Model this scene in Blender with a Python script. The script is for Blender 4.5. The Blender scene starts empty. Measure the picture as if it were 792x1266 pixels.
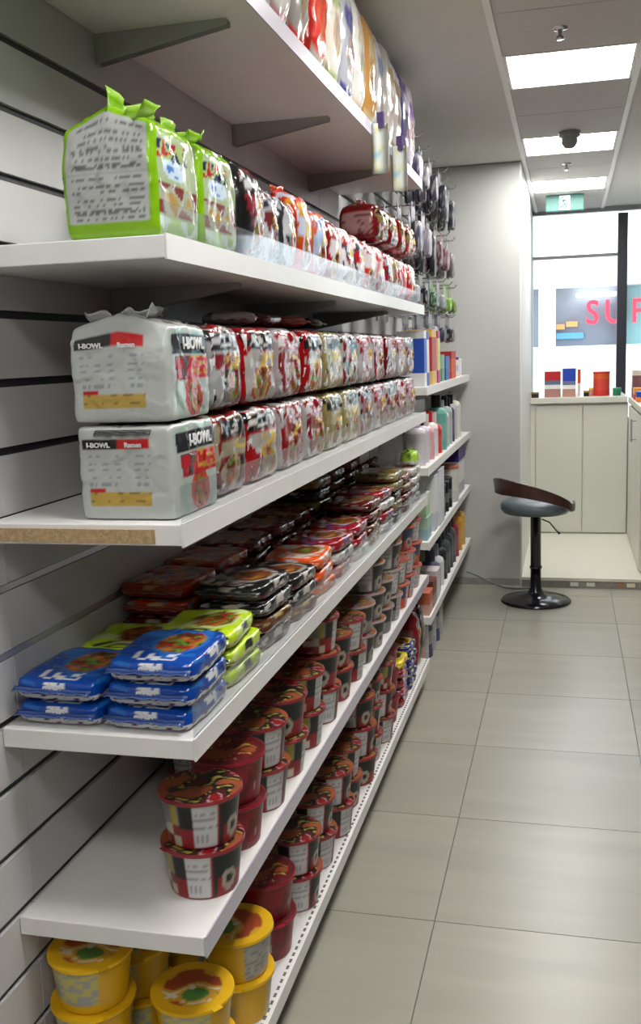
import bpy, bmesh, math, random
from mathutils import Vector, Matrix, noise
S = bpy.context.scene
C = S.collection
PI = math.pi
H = 1.5
# ------------------------------------------------------------------ camera
yaw, pitch, roll, F = -0.24941739, -0.15889464, -0.03416282, 1213.32
f = Vector((math.sin(yaw), math.cos(yaw), 0)); r = Vector((math.cos(yaw), -math.sin(yaw), 0)); u = Vector((0, 0, 1))
f, u = f*math.cos(pitch)+u*math.sin(pitch), u*math.cos(pitch)-f*math.sin(pitch)
r, u = r*math.cos(roll)+u*math.sin(roll), u*math.cos(roll)-r*math.sin(roll)
cd = bpy.data.cameras.new('camera'); cam = bpy.data.objects.new('camera', cd); C.objects.link(cam)
cam.matrix_world = Matrix(((r.x, u.x, -f.x, 0), (r.y, u.y, -f.y, 0), (r.z, u.z, -f.z, H), (0, 0, 0, 1)))
cd.sensor_fit = 'VERTICAL'; cd.sensor_height = 24; cd.lens = 24*F/1266; cd.clip_start = .02; cd.clip_end = 200
S.camera = cam
# ------------------------------------------------------------------ sky, exposure
w = bpy.data.worlds.new('sky'); S.world = w; w.use_nodes = True
nt = w.node_tree; bg = nt.nodes['Background']
bg.inputs[0].default_value = (.86, .93, 1, 1); bg.inputs[1].default_value = 1.6
S.view_settings.view_transform = 'Standard'; S.view_settings.look = 'None'
S.view_settings.exposure = 1.42; S.view_settings.gamma = 1; S.view_settings.use_curve_mapping = False
TROFFER_STRENGTH = 12.0
S.cycles.max_bounces = 8; S.cycles.diffuse_bounces = 5; S.cycles.transparent_max_bounces = 16
S.cycles.caustics_reflective = False; S.cycles.caustics_refractive = False
S.cycles.sample_clamp_indirect = 4

# ------------------------------------------------------------------ materials
MATS = {}
def mat(name, col, rough=.5, metal=0, spec=.5, coat=0, noise_amt=0, noise_scale=8, bump=0, bump_scale=60, emis=0, rand=0, stretch=(1, 1, 1), attr=None):
    if name in MATS: return MATS[name]
    m = bpy.data.materials.new(name); m.use_nodes = True; t = m.node_tree; N = t.nodes; L = t.links
    b = N['Principled BSDF']
    b.inputs['Base Color'].default_value = (*col, 1); b.inputs['Roughness'].default_value = rough
    b.inputs['Metallic'].default_value = metal; b.inputs['Specular IOR Level'].default_value = spec
    b.inputs['Coat Weight'].default_value = coat; b.inputs['Coat Roughness'].default_value = .12
    tc = N.new('ShaderNodeTexCoord'); mp = N.new('ShaderNodeMapping'); mp.inputs['Scale'].default_value = stretch
    L.new(tc.outputs['Object'], mp.inputs[0])
    src = None
    if attr:
        a = N.new('ShaderNodeAttribute'); a.attribute_name = attr; src = a.outputs['Color']
        L.new(src, b.inputs['Base Color'])
    if noise_amt or rand:
        nz = N.new('ShaderNodeTexNoise'); nz.inputs['Scale'].default_value = noise_scale; nz.inputs['Detail'].default_value = 6
        L.new(mp.outputs[0], nz.inputs['Vector'])
        mr = N.new('ShaderNodeMapRange'); mr.inputs[1].default_value = .25; mr.inputs[2].default_value = .75
        mr.inputs[3].default_value = 1-noise_amt; mr.inputs[4].default_value = 1+noise_amt
        L.new(nz.outputs[0], mr.inputs[0]); fac = mr.outputs[0]
        if rand:
            oi = N.new('ShaderNodeObjectInfo'); m2 = N.new('ShaderNodeMapRange')
            m2.inputs[3].default_value = 1-rand; m2.inputs[4].default_value = 1+rand; L.new(oi.outputs['Random'], m2.inputs[0])
            mm = N.new('ShaderNodeMath'); mm.operation = 'MULTIPLY'; L.new(fac, mm.inputs[0]); L.new(m2.outputs[0], mm.inputs[1]); fac = mm.outputs[0]
            # slide the grain for each copy
            av = N.new('ShaderNodeVectorMath'); av.operation = 'SCALE'; av.inputs[0].default_value = (7, 13, 5); L.new(oi.outputs['Random'], av.inputs['Scale'])
            ad = N.new('ShaderNodeVectorMath'); L.new(mp.outputs[0], ad.inputs[0]); L.new(av.outputs[0], ad.inputs[1]); L.new(ad.outputs[0], nz.inputs['Vector'])
        vm = N.new('ShaderNodeVectorMath'); vm.operation = 'SCALE'; L.new(fac, vm.inputs['Scale'])
        if src: L.new(src, vm.inputs[0])
        else: vm.inputs[0].default_value = col
        L.new(vm.outputs[0], b.inputs['Base Color'])
    if bump:
        n2 = N.new('ShaderNodeTexNoise'); n2.inputs['Scale'].default_value = bump_scale; n2.inputs['Detail'].default_value = 3
        n2.inputs['Distortion'].default_value = 1.2
        L.new(mp.outputs[0], n2.inputs['Vector'])
        bp = N.new('ShaderNodeBump'); bp.inputs['Strength'].default_value = bump; bp.inputs['Distance'].default_value = .01
        L.new(n2.outputs[0], bp.inputs['Height']); L.new(bp.outputs[0], b.inputs['Normal'])
    if emis:
        b.inputs['Emission Color'].default_value = (*col, 1); b.inputs['Emission Strength'].default_value = emis
    MATS[name] = m; return m
WRAP = mat('printed_foil_wrap', (1, 1, 1), .17, spec=.5, bump=.14, bump_scale=20, attr='Col')
PRINT = mat('printed_plastic', (1, 1, 1), .34, spec=.5, bump=.04, bump_scale=30, attr='Col')
CARD = mat('printed_card', (1, 1, 1), .45, attr='Col')
SHELF = mat('white_laminate', (.74, .73, .71), .38, noise_amt=.03, noise_scale=14)
RAIL = mat('price_rail_plastic', (.52, .49, .56), .3)
SLAT = mat('slat_board', (.58, .575, .585), .42, noise_amt=.05, noise_scale=5, bump=.03, bump_scale=90, rand=.03)
GROOVE = mat('groove_dark', (.035, .035, .04), .5)
ALU = mat('aluminium_insert', (.9, .9, .95), .5, metal=1)
METAL = mat('painted_bracket', (.36, .355, .34), .45)
CHROME = mat('chrome', (.6, .6, .6), .12, metal=1)
CHIP = mat('chipboard', (.42, .29, .15), .8, noise_amt=.35, noise_scale=120, bump=.3, bump_scale=200)
PLASTER = mat('ceiling_plaster', (.66, .645, .61), .85, noise_amt=.02, noise_scale=3)
CTILE = mat('ceiling_tile_board', (.60, .575, .56), .85, noise_amt=.04, noise_scale=40, rand=.03)
TBAR = mat('ceiling_rail_enamel', (.85, .83, .8), .5)
DARKW = mat('bounce_cut_wall', (.13, .12, .12), .7)  # unseen walls, darkened so they bounce less light onto the shelves
WALLM = mat('wall_paint', (.47, .475, .455), .7, noise_amt=.02, noise_scale=4)
WALLW = mat('wall_side_pale', (.72, .72, .7), .6)
FTILE = mat('porcelain_tile', (.31, .302, .25), .30, spec=.45, noise_amt=.10, noise_scale=3.2, rand=.035, stretch=(.5, 3, 1))
GROUT = mat('grout', (.11, .108, .095), .8)
BASE = mat('baseboard_grey', (.28, .27, .25), .5, noise_amt=.2, noise_scale=20)
CAB = mat('cabinet_laminate', (.56, .56, .50), .32)
PLAT = mat('platform_gloss', (.66, .655, .57), .25)
GAPM = mat('shadow_gap', (.12, .12, .11), .7)
DARKF = mat('window_frame_dark', (.018, .02, .035), .35)
WOOD = mat('walnut_bentwood', (.05, .016, .010), .35, noise_amt=.35, noise_scale=12, stretch=(1, 1, 9), coat=.3)
SEAT = mat('grey_vinyl', (.10, .125, .14), .38, bump=.05)
BLACKM = mat('black_chrome', (.008, .008, .011), .16, metal=.0, spec=.5, coat=.15)
RUBBER = mat('grey_cable', (.16, .16, .16), .6)
LIGHT = mat('troffer_diffuser', (1, .985, .95), .5, emis=TROFFER_STRENGTH)
WHITEP = mat('white_plastic', (.72, .72, .72), .4)
GREYP = mat('grey_plastic', (.25, .25, .26), .4)

def thin_clear(name, tint, refl, body, bodycol):
    m = bpy.data.materials.new(name); m.use_nodes = True; t = m.node_tree; N = t.nodes; L = t.links; N.clear()
    o = N.new('ShaderNodeOutputMaterial'); tr = N.new('ShaderNodeBsdfTransparent'); tr.inputs[0].default_value = (*tint, 1)
    g = N.new('ShaderNodeBsdfGlossy'); g.inputs['Roughness'].default_value = .06
    d = N.new('ShaderNodeBsdfDiffuse'); d.inputs[0].default_value = (*bodycol, 1)
    fr = N.new('ShaderNodeFresnel'); fr.inputs[0].default_value = 1.45
    mu = N.new('ShaderNodeMath'); mu.operation = 'MULTIPLY'; mu.inputs[1].default_value = refl; L.new(fr.outputs[0], mu.inputs[0])
    a = N.new('ShaderNodeMixShader'); a.inputs[0].default_value = body; L.new(tr.outputs[0], a.inputs[1]); L.new(d.outputs[0], a.inputs[2])
    b = N.new('ShaderNodeMixShader'); L.new(mu.outputs[0], b.inputs[0]); L.new(a.outputs[0], b.inputs[1]); L.new(g.outputs[0], b.inputs[2])
    L.new(b.outputs[0], o.inputs[0]); return m
GLASS = thin_clear('window_glass', (.96, .98, .98), .7, .02, (.8, .8, .8))
ACRYL = thin_clear('clear_acrylic', (.96, .97, .98), .25, .045, (.75, .77, .8))

# ------------------------------------------------------------------ mesh helpers
class MB:
    def __init__(s): s.v = []; s.f = []; s.c = []; s.sm = []
    def box(s, x0, x1, y0, y1, z0, z1, col=(1, 1, 1)):
        n = len(s.v)
        s.v += [(x, y, z) for z in (z0, z1) for x, y in ((x0, y0), (x1, y0), (x1, y1), (x0, y1))]
        for q in ((0, 3, 2, 1), (4, 5, 6, 7), (0, 1, 5, 4), (1, 2, 6, 5), (2, 3, 7, 6), (3, 0, 4, 7)):
            s.f.append([n+i for i in q]); s.c.append([col]*4); s.sm.append(False)
        return s
    def grid(s, P, cols=None, closeu=False, smooth=True):
        """P[j][i] points; cols(i,j,corner)->rgb or None"""
        n = len(s.v); nj = len(P); ni = len(P[0])
        for row in P: s.v += [tuple(p) for p in row]
        for j in range(nj-1):
            for i in range(ni if closeu else ni-1):
                i2 = (i+1) % ni
                s.f.append([n+j*ni+i, n+j*ni+i2, n+(j+1)*ni+i2, n+(j+1)*ni+i])
                if cols: s.c.append([cols(i, j), cols(i+1, j), cols(i+1, j+1), cols(i, j+1)])
                else: s.c.append([(1, 1, 1)]*4)
                s.sm.append(smooth)
        return s
    def fan(s, center, ring, cf=None, flip=False):
        n = len(s.v); s.v.append(tuple(center)); s.v += [tuple(p) for p in ring]; k = len(ring)
        for i in range(k):
            a, b = n+1+i, n+1+(i+1) % k
            s.f.append([n, b, a] if flip else [n, a, b]); s.c.append([cf or (1, 1, 1)]*3); s.sm.append(False)
        return s
    def lathe(s, prof, seg=32, cx=0, cy=0, cols=None, smooth=True):
        P = [[(cx+rr*math.cos(2*PI*i/seg), cy+rr*math.sin(2*PI*i/seg), z) for i in range(seg)] for rr, z in prof]
        return s.grid(P, cols, True, smooth)
    def tube(s, pts, rad, seg=10, caps=True):
        pts = [Vector(p) for p in pts]; P = []
        for k, p in enumerate(pts):
            d = (pts[min(k+1, len(pts)-1)]-pts[max(k-1, 0)]).normalized()
            a = d.orthogonal().normalized() if k == 0 else (a-d*a.dot(d)).normalized()
            b = d.cross(a); rr = rad[k] if isinstance(rad, (list, tuple)) else rad
            P.append([p+a*(rr*math.cos(2*PI*i/seg))+b*(rr*math.sin(2*PI*i/seg)) for i in range(seg)])
        s.grid(P, None, True)
        if caps: s.fan(pts[0], P[0], flip=True); s.fan(pts[-1], P[-1])
        return s
    def mesh(s, name, m, weld=False):
        me = bpy.data.meshes.new(name); me.from_pydata(s.v, [], s.f)
        at = me.color_attributes.new('Col', 'FLOAT_COLOR', 'CORNER')
        buf = []
        for c4 in s.c:
            for c in c4: buf += [max(0, c[0])**1.28, max(0, c[1])**1.28, max(0, c[2])**1.28, 1]      # deeper, more saturated inks
        at.data.foreach_set('color', buf)
        me.polygons.foreach_set('use_smooth', s.sm)
        me.materials.append(m)
        if weld:
            b = bmesh.new(); b.from_mesh(me); bmesh.ops.remove_doubles(b, verts=b.verts, dist=1e-5); b.to_mesh(me); b.free()
        me.update(); return me
    def obj(s, name, m, parent=None, loc=(0, 0, 0), rot=(0, 0, 0), weld=False):
        return link(name, s.mesh(name, m, weld), parent, loc, rot)
def link(name, me, parent=None, loc=(0, 0, 0), rot=(0, 0, 0)):
    o = bpy.data.objects.new(name, me); C.objects.link(o); o.location = loc; o.rotation_euler = rot
    if parent: o.parent = parent
    return o
def tag(o, label=None, cat=None, group=None, kind=None):
    if label: o['label'] = label
    if cat: o['category'] = cat
    if group: o['group'] = group
    if kind: o['kind'] = kind
    return o
def thing(name, label, cat, loc=(0, 0, 0), rz=0, group=None):
    o = bpy.data.objects.new(name, None); o.empty_display_size = .05; C.objects.link(o); o.location = loc; o.rotation_euler = (0, 0, rz)
    return tag(o, label, cat, group)
def struct(o, label=None): return tag(o, label, kind='structure')
def dup(root, loc, rz, label, group):
    c = root.copy(); C.objects.link(c); c.location = loc; c.rotation_euler = (0, 0, rz)
    for ch in root.children:
        d = ch.copy(); C.objects.link(d); d.parent = c
        for g in ch.children:
            e = g.copy(); C.objects.link(e); e.parent = d
    c['label'] = label; c['group'] = group; return c
def bevel(o, w=.003, seg=2):
    md = o.modifiers.new('bevel', 'BEVEL'); md.width = w; md.segments = seg; md.limit_method = 'ANGLE'; return o
def text(txt, size, m, parent, loc, rot, name, extrude=.0006, bold=0, sx=1):
    cu = bpy.data.curves.new(name, 'FONT'); cu.body = txt; cu.size = size; cu.extrude = extrude; cu.offset = bold
    cu.align_x = 'CENTER'; cu.align_y = 'CENTER'; cu.resolution_u = 3
    tmp = bpy.data.objects.new('tmp', cu); C.objects.link(tmp)
    dg = bpy.context.evaluated_depsgraph_get(); dg.update()
    me = bpy.data.meshes.new_from_object(tmp.evaluated_get(dg)); bpy.data.objects.remove(tmp); me.materials.clear(); me.materials.append(m)
    if sx != 1:
        for v in me.vertices: v.co.x *= sx
    return link(name, me, parent, loc, rot)

# =================================================================== SETTING
XW = -.955; XF = -.596; CEIL = 2.6; YB = 6.25
XR, YR, YG = 1.7, -2.4, 8.6
# floor: grout bed plus separate porcelain tiles
floor = struct(MB().box(XW-.1, XR, YR, YG, -.06, -.004).obj('floor', GROUT))
tile_me = MB().box(-.2985, .2985, -.2985, .2985, -.01, 0).mesh('floor_tile', FTILE)
for i in range(-2, 5):
    for j in range(-8, 10):
        x = -.336+.6*i+.3; y = 2.4+.6*j+.3
        if x+.3 < XW or (x-.3 > XR) or y > 8.4 or y < YR: continue
        link('floor_tile', tile_me, floor, (x, y, 0), (0, 0, 0))
# ceiling: plaster slab, grid rails, boards, lights
ceil = struct(MB().box(XW-.1, XR, YR, YG+.1, CEIL+.004, CEIL+.06).obj('ceiling', PLASTER))
TX = .262
for x in (-TX, TX):
    MB().box(x-.012, x+.012, YR, YG, CEIL-.008, CEIL+.005).obj('ceiling_rail', TBAR, ceil)
LY = [-1.95, -.45, 1.03, 2.53, 4.02, 5.57, 7.0]
LW = .5
edges = [YR]+[e for y in LY for e in (y, y+LW)]+[YG]
for k in range(0, len(edges), 2):
    a, b = edges[k], edges[k+1]; n = max(1, round((b-a)/.5))
    for q in range(n):
        MB().box(-TX+.013, TX-.013, a+(b-a)*q/n+.003, a+(b-a)*(q+1)/n-.003, CEIL-.003, CEIL+.003).obj('ceiling_tile', CTILE, ceil)
def troffer(x, y, label):
    t = thing('ceiling_light', label, 'light', (x, y+LW/2, CEIL), 0, 'flush ceiling light panels')
    m = MB(); a = TX-.014; b = LW/2
    for q in ((-a, a, -b, -b+.012), (-a, a, b-.012, b), (-a, -a+.012, -b+.012, b-.012), (a-.012, a, -b+.012, b-.012)): m.box(*q, -.006, .003)
    m.obj('frame', TBAR, t); MB().box(-a+.013, a-.013, -b+.013, b-.013, -.003, .002).obj('diffuser', LIGHT, t); return t
LBL = {4.02: 'large bright square ceiling light panel nearest the camera', 5.57: 'middle bright ceiling light panel with round detector hanging before it', 7.0: 'farthest bright ceiling light panel just above the green exit sign'}
for k, y in enumerate(LY): troffer(0, y, LBL.get(y, '%s light panel of the aisle row behind or above the camera' % ('first', 'second', 'third', 'fourth')[k % 4]))
for k, y in enumerate(()): troffer(1.75, y, '%s light panel from the rear over the next aisle to the right' % ('first', 'second', 'third', 'fourth')[k])
# walls
wl = struct(MB().box(XW-.1, XW-.012, YR, YB+.1, 0, CEIL).obj('wall_left', GROOVE))
segs = [(-2.4, -1.5), (-1.5, -.3), (-.3, 1.5), (1.5, 2.7), (2.7, 3.9), (3.9, 5.1), (5.1, YB)]
G0 = 2.062
zs = [G0+.1185*k for k in (4, 3, 2, 1)]+[G0-.1185*k for k in range(0, 18)]
zs = [CEIL+.006]+[z for z in zs if z < CEIL-.02]+[0.006]
cache = {}
for k in range(len(zs)-1):
    zt = zs[k]-.0075; zb = zs[k+1]+.0075
    if zb > zt-.01: continue
    for a, b in segs:
        key = (round(zt-zb, 4), round(b-a, 3))
        if key not in cache: cache[key] = MB().box(-.012, 0, -(b-a)/2+.0012, (b-a)/2-.0012, -(zt-zb)/2, (zt-zb)/2).mesh('slat', SLAT)
        link('slat', cache[key], wl, (XW, (a+b)/2, (zt+zb)/2))
for k in range(len(zs)-2):
    MB().box(-.010, -.0075, YR, YB-.01, -.0058, .0058).obj('groove_insert', ALU if k in (12, 13) else GROOVE, wl, (XW+(.006 if k in (12, 13) else 0), 0, zs[k+1]))
struct(MB().box(XW-.1, -.29, YB, 7.9, 0, CEIL).obj('wall_back', WALLM))
struct(MB().box(-.2895, -.279, YB-.0, 7.9, .0, CEIL).obj('wall_back_side_1', WALLW))  # side face of the stub wall, paler than its front
struct(MB().box(XW-.1, -.29, 7.9, YG+.1, 0, CEIL+.3).obj('wall_back_return', WALLM)).name = 'wall_front_left'
struct(MB().box(-.7, -.292, YB-.012, YB-.0005, 0, .045).obj('baseboard_back', BASE))
struct(MB().box(XR, XR+.1, YR, YG+.1, 0, CEIL).obj('wall_right', DARKW))  # out of view, set close and dark to cut light bounced under shelves
struct(MB().box(XW-.1, XR+.1, YR-.1, YR, 0, CEIL).obj('wall_rear', DARKW))
# window: frame members and panes
win = struct(MB().box(-.29, XR, YG-.04, YG+.04, CEIL-.03, CEIL+.004).obj('window_1', mat('window_head_grey', (.3, .31, .34), .5)))
MB().box(.385, .462, YG-.05, YG+.05, 0, CEIL-.05).obj('window_post', DARKF, win)
for x in (1.63,): MB().box(x, x+.07, YG-.05, YG+.05, 0, CEIL-.05).obj('window_post', DARKF, win)
MB().box(-.29, .385, YG-.025, YG+.025, 2.215, 2.24).obj('transom', mat('transom_grey', (.3, .28, .28), .4), win)
for a, b in ((-.29, .385), (.462, 1.63)):
    MB().box(a, b, YG-.004, YG+.004, 0, CEIL-.05).obj('pane', GLASS, win)
MB().box(-.29, XR, YG-.05, YG+.05, 0, .9).obj('window_panel', CAB, win)

# =================================================================== OUTSIDE
pav = struct(MB().box(-14, 16, YG+.1, 60, -.1, -.02).obj('pavement', mat('pale_paving', (.6, .6, .58), .8, noise_amt=.08, noise_scale=2)))
sh = thing('shop_across_the_street', 'white shop across the street with blue-grey glass and red letters', 'building', (0, 14, 0))
OW = mat('white_render', (.85, .85, .84), .7); OG = mat('shop_glass_dark', (.19, .22, .27), .12, spec=.8)
OT = mat('shop_glass_teal', (.22, .40, .42), .15, spec=.8)
MB().box(-5, 7, 0, .4, 0, 1.5).obj('lower_wall', OW, sh)
MB().box(-5, 7, -.3, .4, 2.28, 2.62).obj('fascia', OW, sh)
MB().box(-.39, -.17, -.2, .2, 1.5, 2.28).obj('column', OW, sh); 
MB().box(.66, .72, -.1, .2, 1.5, 2.28).obj('column', DARKF, sh)
MB().box(-5, .66, .1, .2, 1.5, 2.28).obj('shop_window', OG, sh); MB().box(.72, 7, .1, .2, 1.5, 2.28).obj('shop_window', OT, sh)
MB().box(-.16, .2, .04, .09, 1.60, 1.68).obj('blue_band', mat('blue_band', (.08, .3, .6), .5), sh)
MB().box(-.16, -.05, .04, .09, 1.73, 1.80).obj('orange_poster', mat('orange_poster', (.85, .32, .1), .5), sh)
MB().box(-.03, .12, .04, .09, 1.76, 1.83).obj('orange_poster', MATS['orange_poster'], sh)
MB().box(.1, .62, .0, .05, 2.15, 2.2).obj('strip_light', mat('strip_light', (1, 1, 1), emis=4), sh)
MB().box(-5, 7, 6, 7, 2.62, 3.2).obj('upper_wall', OW, sh)
for k, (ch, x) in enumerate((('S', .31), ('U', .60), ('P', .90))):
    t = text(ch, .44, mat('red_sign', (.8, .02, .05), .4, emis=.35), sh, (x, -.12, 1.92), (PI/2, 0, 0), 'sign_letter', .03, .006, .9)
    t['label'] = 'large red letter %s of the shop sign' % ch

# =================================================================== COUNTER END
pf = thing('platform', 'low glossy cream platform under the white cupboards', 'platform', (0, 0, 0))
bevel(MB().box(-.279, 1.3, 6.2, 8.5, .045, .066).obj('platform_top', PLAT, pf), .002)
MB().box(-.275, 1.3, 6.21, 8.5, .0, .045).obj('kick_strip', BASE, pf)
for k, (x, c) in enumerate(((.02, (.8, .8, .75)), (.12, (.75, .75, .7)), (.30, (.45, .2, .1)), (.36, (.8, .75, .6)))):
    MB().box(x, x+.05, 6.205, 6.212, .012, .036).obj('kick_label', mat('kick_label_%d' % k, c, .5), pf)
cb = thing('base_cupboard', 'cream white two-door cupboard behind the bar stool', 'cupboard', (0, 7.72, .0665))
MB().box(-.279, .438, .02, .65, 0, 1.005).obj('carcass', CAB, cb)
MB().box(-.279, -.243, .0, .02, 0.005, 1.0).obj('side_filler', CAB, cb)
for a, b in ((-.239, .106), (.112, .434)):
    bevel(MB().box(a, b, 0, .019, .012, .985).obj('door', CAB, cb), .002)
ct = thing('counter_top', 'white worktop lying on the two-door cupboard', 'worktop', (0, 7.70, 1.072))
bevel(MB().box(-.279, .43, 0, .7, 0, .045).obj('slab', CAB, ct), .004)
rc = thing('side_cupboard', 'cream white cupboard at the right edge with a slim bar handle', 'cupboard', (.44, 6.36, .0665))
MB().box(.018, .6, 0, 1.34, 0, 1.0).obj('carcass', CAB, rc)
for k in range(3):
    d = bevel(MB().box(0, .017, .01+k*.44, .44+k*.44, .012, .985).obj('door', CAB, rc), .002)
    if k == 1: MB().tube([(-.03, .48, .79), (-.03, .48, .94)], .006).box(-.03, 0, .476, .484, .8, .806).box(-.03, 0, .476, .484, .925, .931).obj('handle', GREYP, d)
rt = thing('side_worktop', 'white worktop lying on the cupboard at the right edge', 'worktop', (.435, 6.34, 1.072))
bevel(MB().box(0, .65, 0, 1.355, 0, .045).obj('slab', CAB, rt), .004)
ZC = 1.118
def cbox(name, label, cat, x, y, z, w, d, h, bands, group=None, rz=0, m=None, lid=None):
    """printed carton: body with stacked colour bands (from the bottom) and a top flap"""
    t = thing(name, label, cat, (x, y, z), rz, group); mb = MB(); n = len(bands)
    tot = sum(b[0] for b in bands); zz = 0
    for fr, c in bands:
        h2 = h*fr/tot; mb.box(-w/2, w/2, -d/2, d/2, zz, zz+h2, c); zz += h2
    o = mb.obj('carton_body', m or CARD, t)
    MB().box(-w/2-.001, w/2+.001, -d/2-.001, d/2+.001, h, h+.004, lid or bands[-1][1]).obj('top_flap', CARD, t)
    return t
R_, B_, W_, Y_, G_, K_ = (.5, .015, .02), (.02, .08, .45), (.75, .75, .74), (.75, .5, .04), (.1, .35, .08), (.02, .02, .025)
cbox('sweet_display_box', 'striped red and blue display box on the counter, left of the red tin', 'box', -.115, 7.86, ZC, .12, .2, .19, ((2, (.45, .25, .22)), (1, W_), (1, (.15, .2, .3)), (2, R_)))
cbox('sweet_display_box', 'blue-topped display box standing right against the striped one on the counter', 'box', .008, 7.86, ZC, .10, .2, .21, ((2, (.5, .3, .25)), (1, W_), (1, (.2, .22, .35)), (3, B_)))
cbox('sweet_display_box', 'small orange-red carton at the right end of the blue display box', 'box', .082, 7.88, ZC, .025, .12, .2, ((2, W_), (2, (.6, .12, .04))))
def can(name, label, cat, x, y, z, rad, h, bands, group=None, capc=None, capr=None, seg=20, taper=0):
    t = thing(name, label, cat, (x, y, z), 0, group); mb = MB(); tot = sum(b[0] for b in bands); zz = 0
    prof = []; cc = []
    for fr, c in bands:
        h2 = h*fr/tot; prof += [(rad, zz), (rad, zz+h2-.0002)]; cc += [c, c]; zz += h2
    P = [[(rr*math.cos(2*PI*i/seg), rr*math.sin(2*PI*i/seg), z2) for i in range(seg)] for rr, z2 in prof]
    mb.grid(P, lambda i, j: cc[min(j, len(cc)-1)], True)
    topr = rad*(1-taper)
    if taper: mb.grid([[(q*math.cos(2*PI*i/seg), q*math.sin(2*PI*i/seg), z2) for i in range(seg)] for q, z2 in ((rad, h), (rad*.9, h+rad*.35), (topr, h+rad*.6))], lambda i, j: cc[-1], True)
    hz = h+(rad*.6 if taper else 0)
    mb.fan((0, 0, 0), P[0], cc[0], True); mb.fan((0, 0, hz), [(topr*math.cos(2*PI*i/seg), topr*math.sin(2*PI*i/seg), hz) for i in range(seg)], cc[-1])
    mb.obj('container', PRINT, t)
    q = capr or (topr*1.04); ch = .012 if not taper else rad*1.1
    c = capc or (.6, .6, .6)
    MB().lathe([(q, hz-.001), (q, hz+ch), (q*.93, hz+ch+.002)], seg, cols=lambda i, j: c).fan((0, 0, hz+ch+.002), [(q*.93*math.cos(2*PI*i/seg), q*.93*math.sin(2*PI*i/seg), hz+ch+.002) for i in range(seg)], c).obj('cap', PRINT, t)
    return t
can('red_tin', 'round orange-red tin standing on the counter left of the window post', 'tin', .248, 7.86, ZC, .062, .17, ((1, (.6, .06, .05)), (2, (.62, .1, .07)), (1, (.65, .16, .05))), capc=(.5, .04, .03))
can('green_jar', 'small dark green jar on the counter right of the red tin', 'jar', .36, 7.84, ZC, .03, .045, ((1, (.03, .22, .12)),), capc=(.05, .3, .18))
can('small_jar', 'tiny dark jar between the blue display box and the red tin', 'jar', .135, 7.80, ZC, .02, .03, ((1, K_),), capc=(.4, .3, .1))
can('small_jar', 'tiny yellow-capped jar beside the dark one on the counter', 'jar', .17, 7.84, ZC, .016, .05, ((1, (.6, .3, .2)),), capc=(.8, .7, .1))
can('tape_roll', 'dark round roll at the left end of the counter', 'roll', -.245, 7.76, ZC, .028, .03, ((1, (.06, .04, .03)),), capc=(.3, .2, .1))
cbox('display_rack', 'purple and brown display box on the right worktop beside the window post', 'box', .49, 7.50, ZC, .08, .16, .19, ((2, (.12, .08, .22)), (3, (.25, .12, .14)), (1, (.7, .66, .6))))
cbox('sweet_display_box', 'low red and yellow sweet box at the right edge of the worktop', 'box', .487, 7.22, ZC, .085, .16, .075, ((1, (.55, .05, .03)), (1, (.8, .4, .05))))
cbox('sweet_display_box', 'low orange sweet box on the right worktop before the purple display', 'box', .485, 6.98, ZC, .08, .16, .06, ((1, (.75, .25, .04)), (1, B_)))
# exit sign
ex = thing('exit_sign', 'green exit sign with pale running figure hanging under the ceiling', 'sign', (-.032, 7.66, 2.48))
bevel(MB().box(-.135, .135, 0, .035, 0, .112).obj('sign_face', mat('exit_green', (.015, .13, .105), .4, emis=.02), ex), .003)
MB().box(-.038, .038, -.003, -.0005, .006, .106).obj('pictogram_panel', mat('exit_pale', (.7, .9, .86), .4, emis=.25), ex)
gm = MATS['exit_green']
MB().tube([(-.012, -.006, .08), (-.002, -.006, .05), (.012, -.006, .035), (.004, -.006, .012)], .005, 6).tube([(-.002, -.006, .05), (-.016, -.006, .03), (-.028, -.006, .028)], .005, 6).tube([(.016, -.006, .068), (-.008, -.006, .075), (-.022, -.006, .06)], .004, 6).lathe([(.001, .087), (.008, .093), (.001, .1)], 8, -.016, -.006).obj('running_figure', gm, ex)
MB().box(-.1, -.095, .01, .02, .112, .13).box(.095, .1, .01, .02, .112, .13).obj('hanger', GREYP, ex)
# ceiling fittings
def dome(x, y, label, rad, h, name='smoke_detector', cat='detector'):
    t = thing(name, label, cat, (x, y, CEIL-.003))
    MB().lathe([(rad*1.15, 0), (rad*1.2, -h*.25), (rad*.95, -h*.35)], 20).obj('base_plate', GREYP, t)
    MB().lathe([(rad*.9, -h*.35), (rad*.85, -h*.7), (rad*.5, -h*.95), (.001, -h)], 20).obj('dome', GREYP, t)
dome(0, 5.5, 'grey domed camera hanging between the first and second light panels', .048, .085, 'dome_camera', 'camera')
def sprink(x, y, label):
    t = thing('sprinkler', label, 'sprinkler', (x, y, CEIL-.003))
    MB().lathe([(.028, 0), (.026, -.006), (.010, -.01)], 16).obj('rose', CHROME, t)
    MB().tube([(0, 0, -.01), (0, 0, -.035)], .006).tube([(-.012, 0, -.03), (.012, 0, -.03)], .004).obj('head', GREYP, t)
    MB().lathe([(.016, -.036), (.016, -.038), (.001, -.039)], 14).obj('deflector', CHROME, t)
sprink(-.035, 3.75, 'small chrome sprinkler in the ceiling in front of the nearest light panel')
sprink(-.017, 6.42, 'small white sprinkler between the middle and farthest light panels')
# cable
tag(MB().tube([(-.62, 6.17, .10), (-.55, 6.16, .075), (-.47, 6.17, .03), (-.38, 6.14, .008), (-.30, 6.12, .008), (-.2, 6.15, .008)], .006, 8).obj('power_cable', RUBBER),
    'grey cable trailing along the floor at the foot of the back wall', 'cable')

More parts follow.
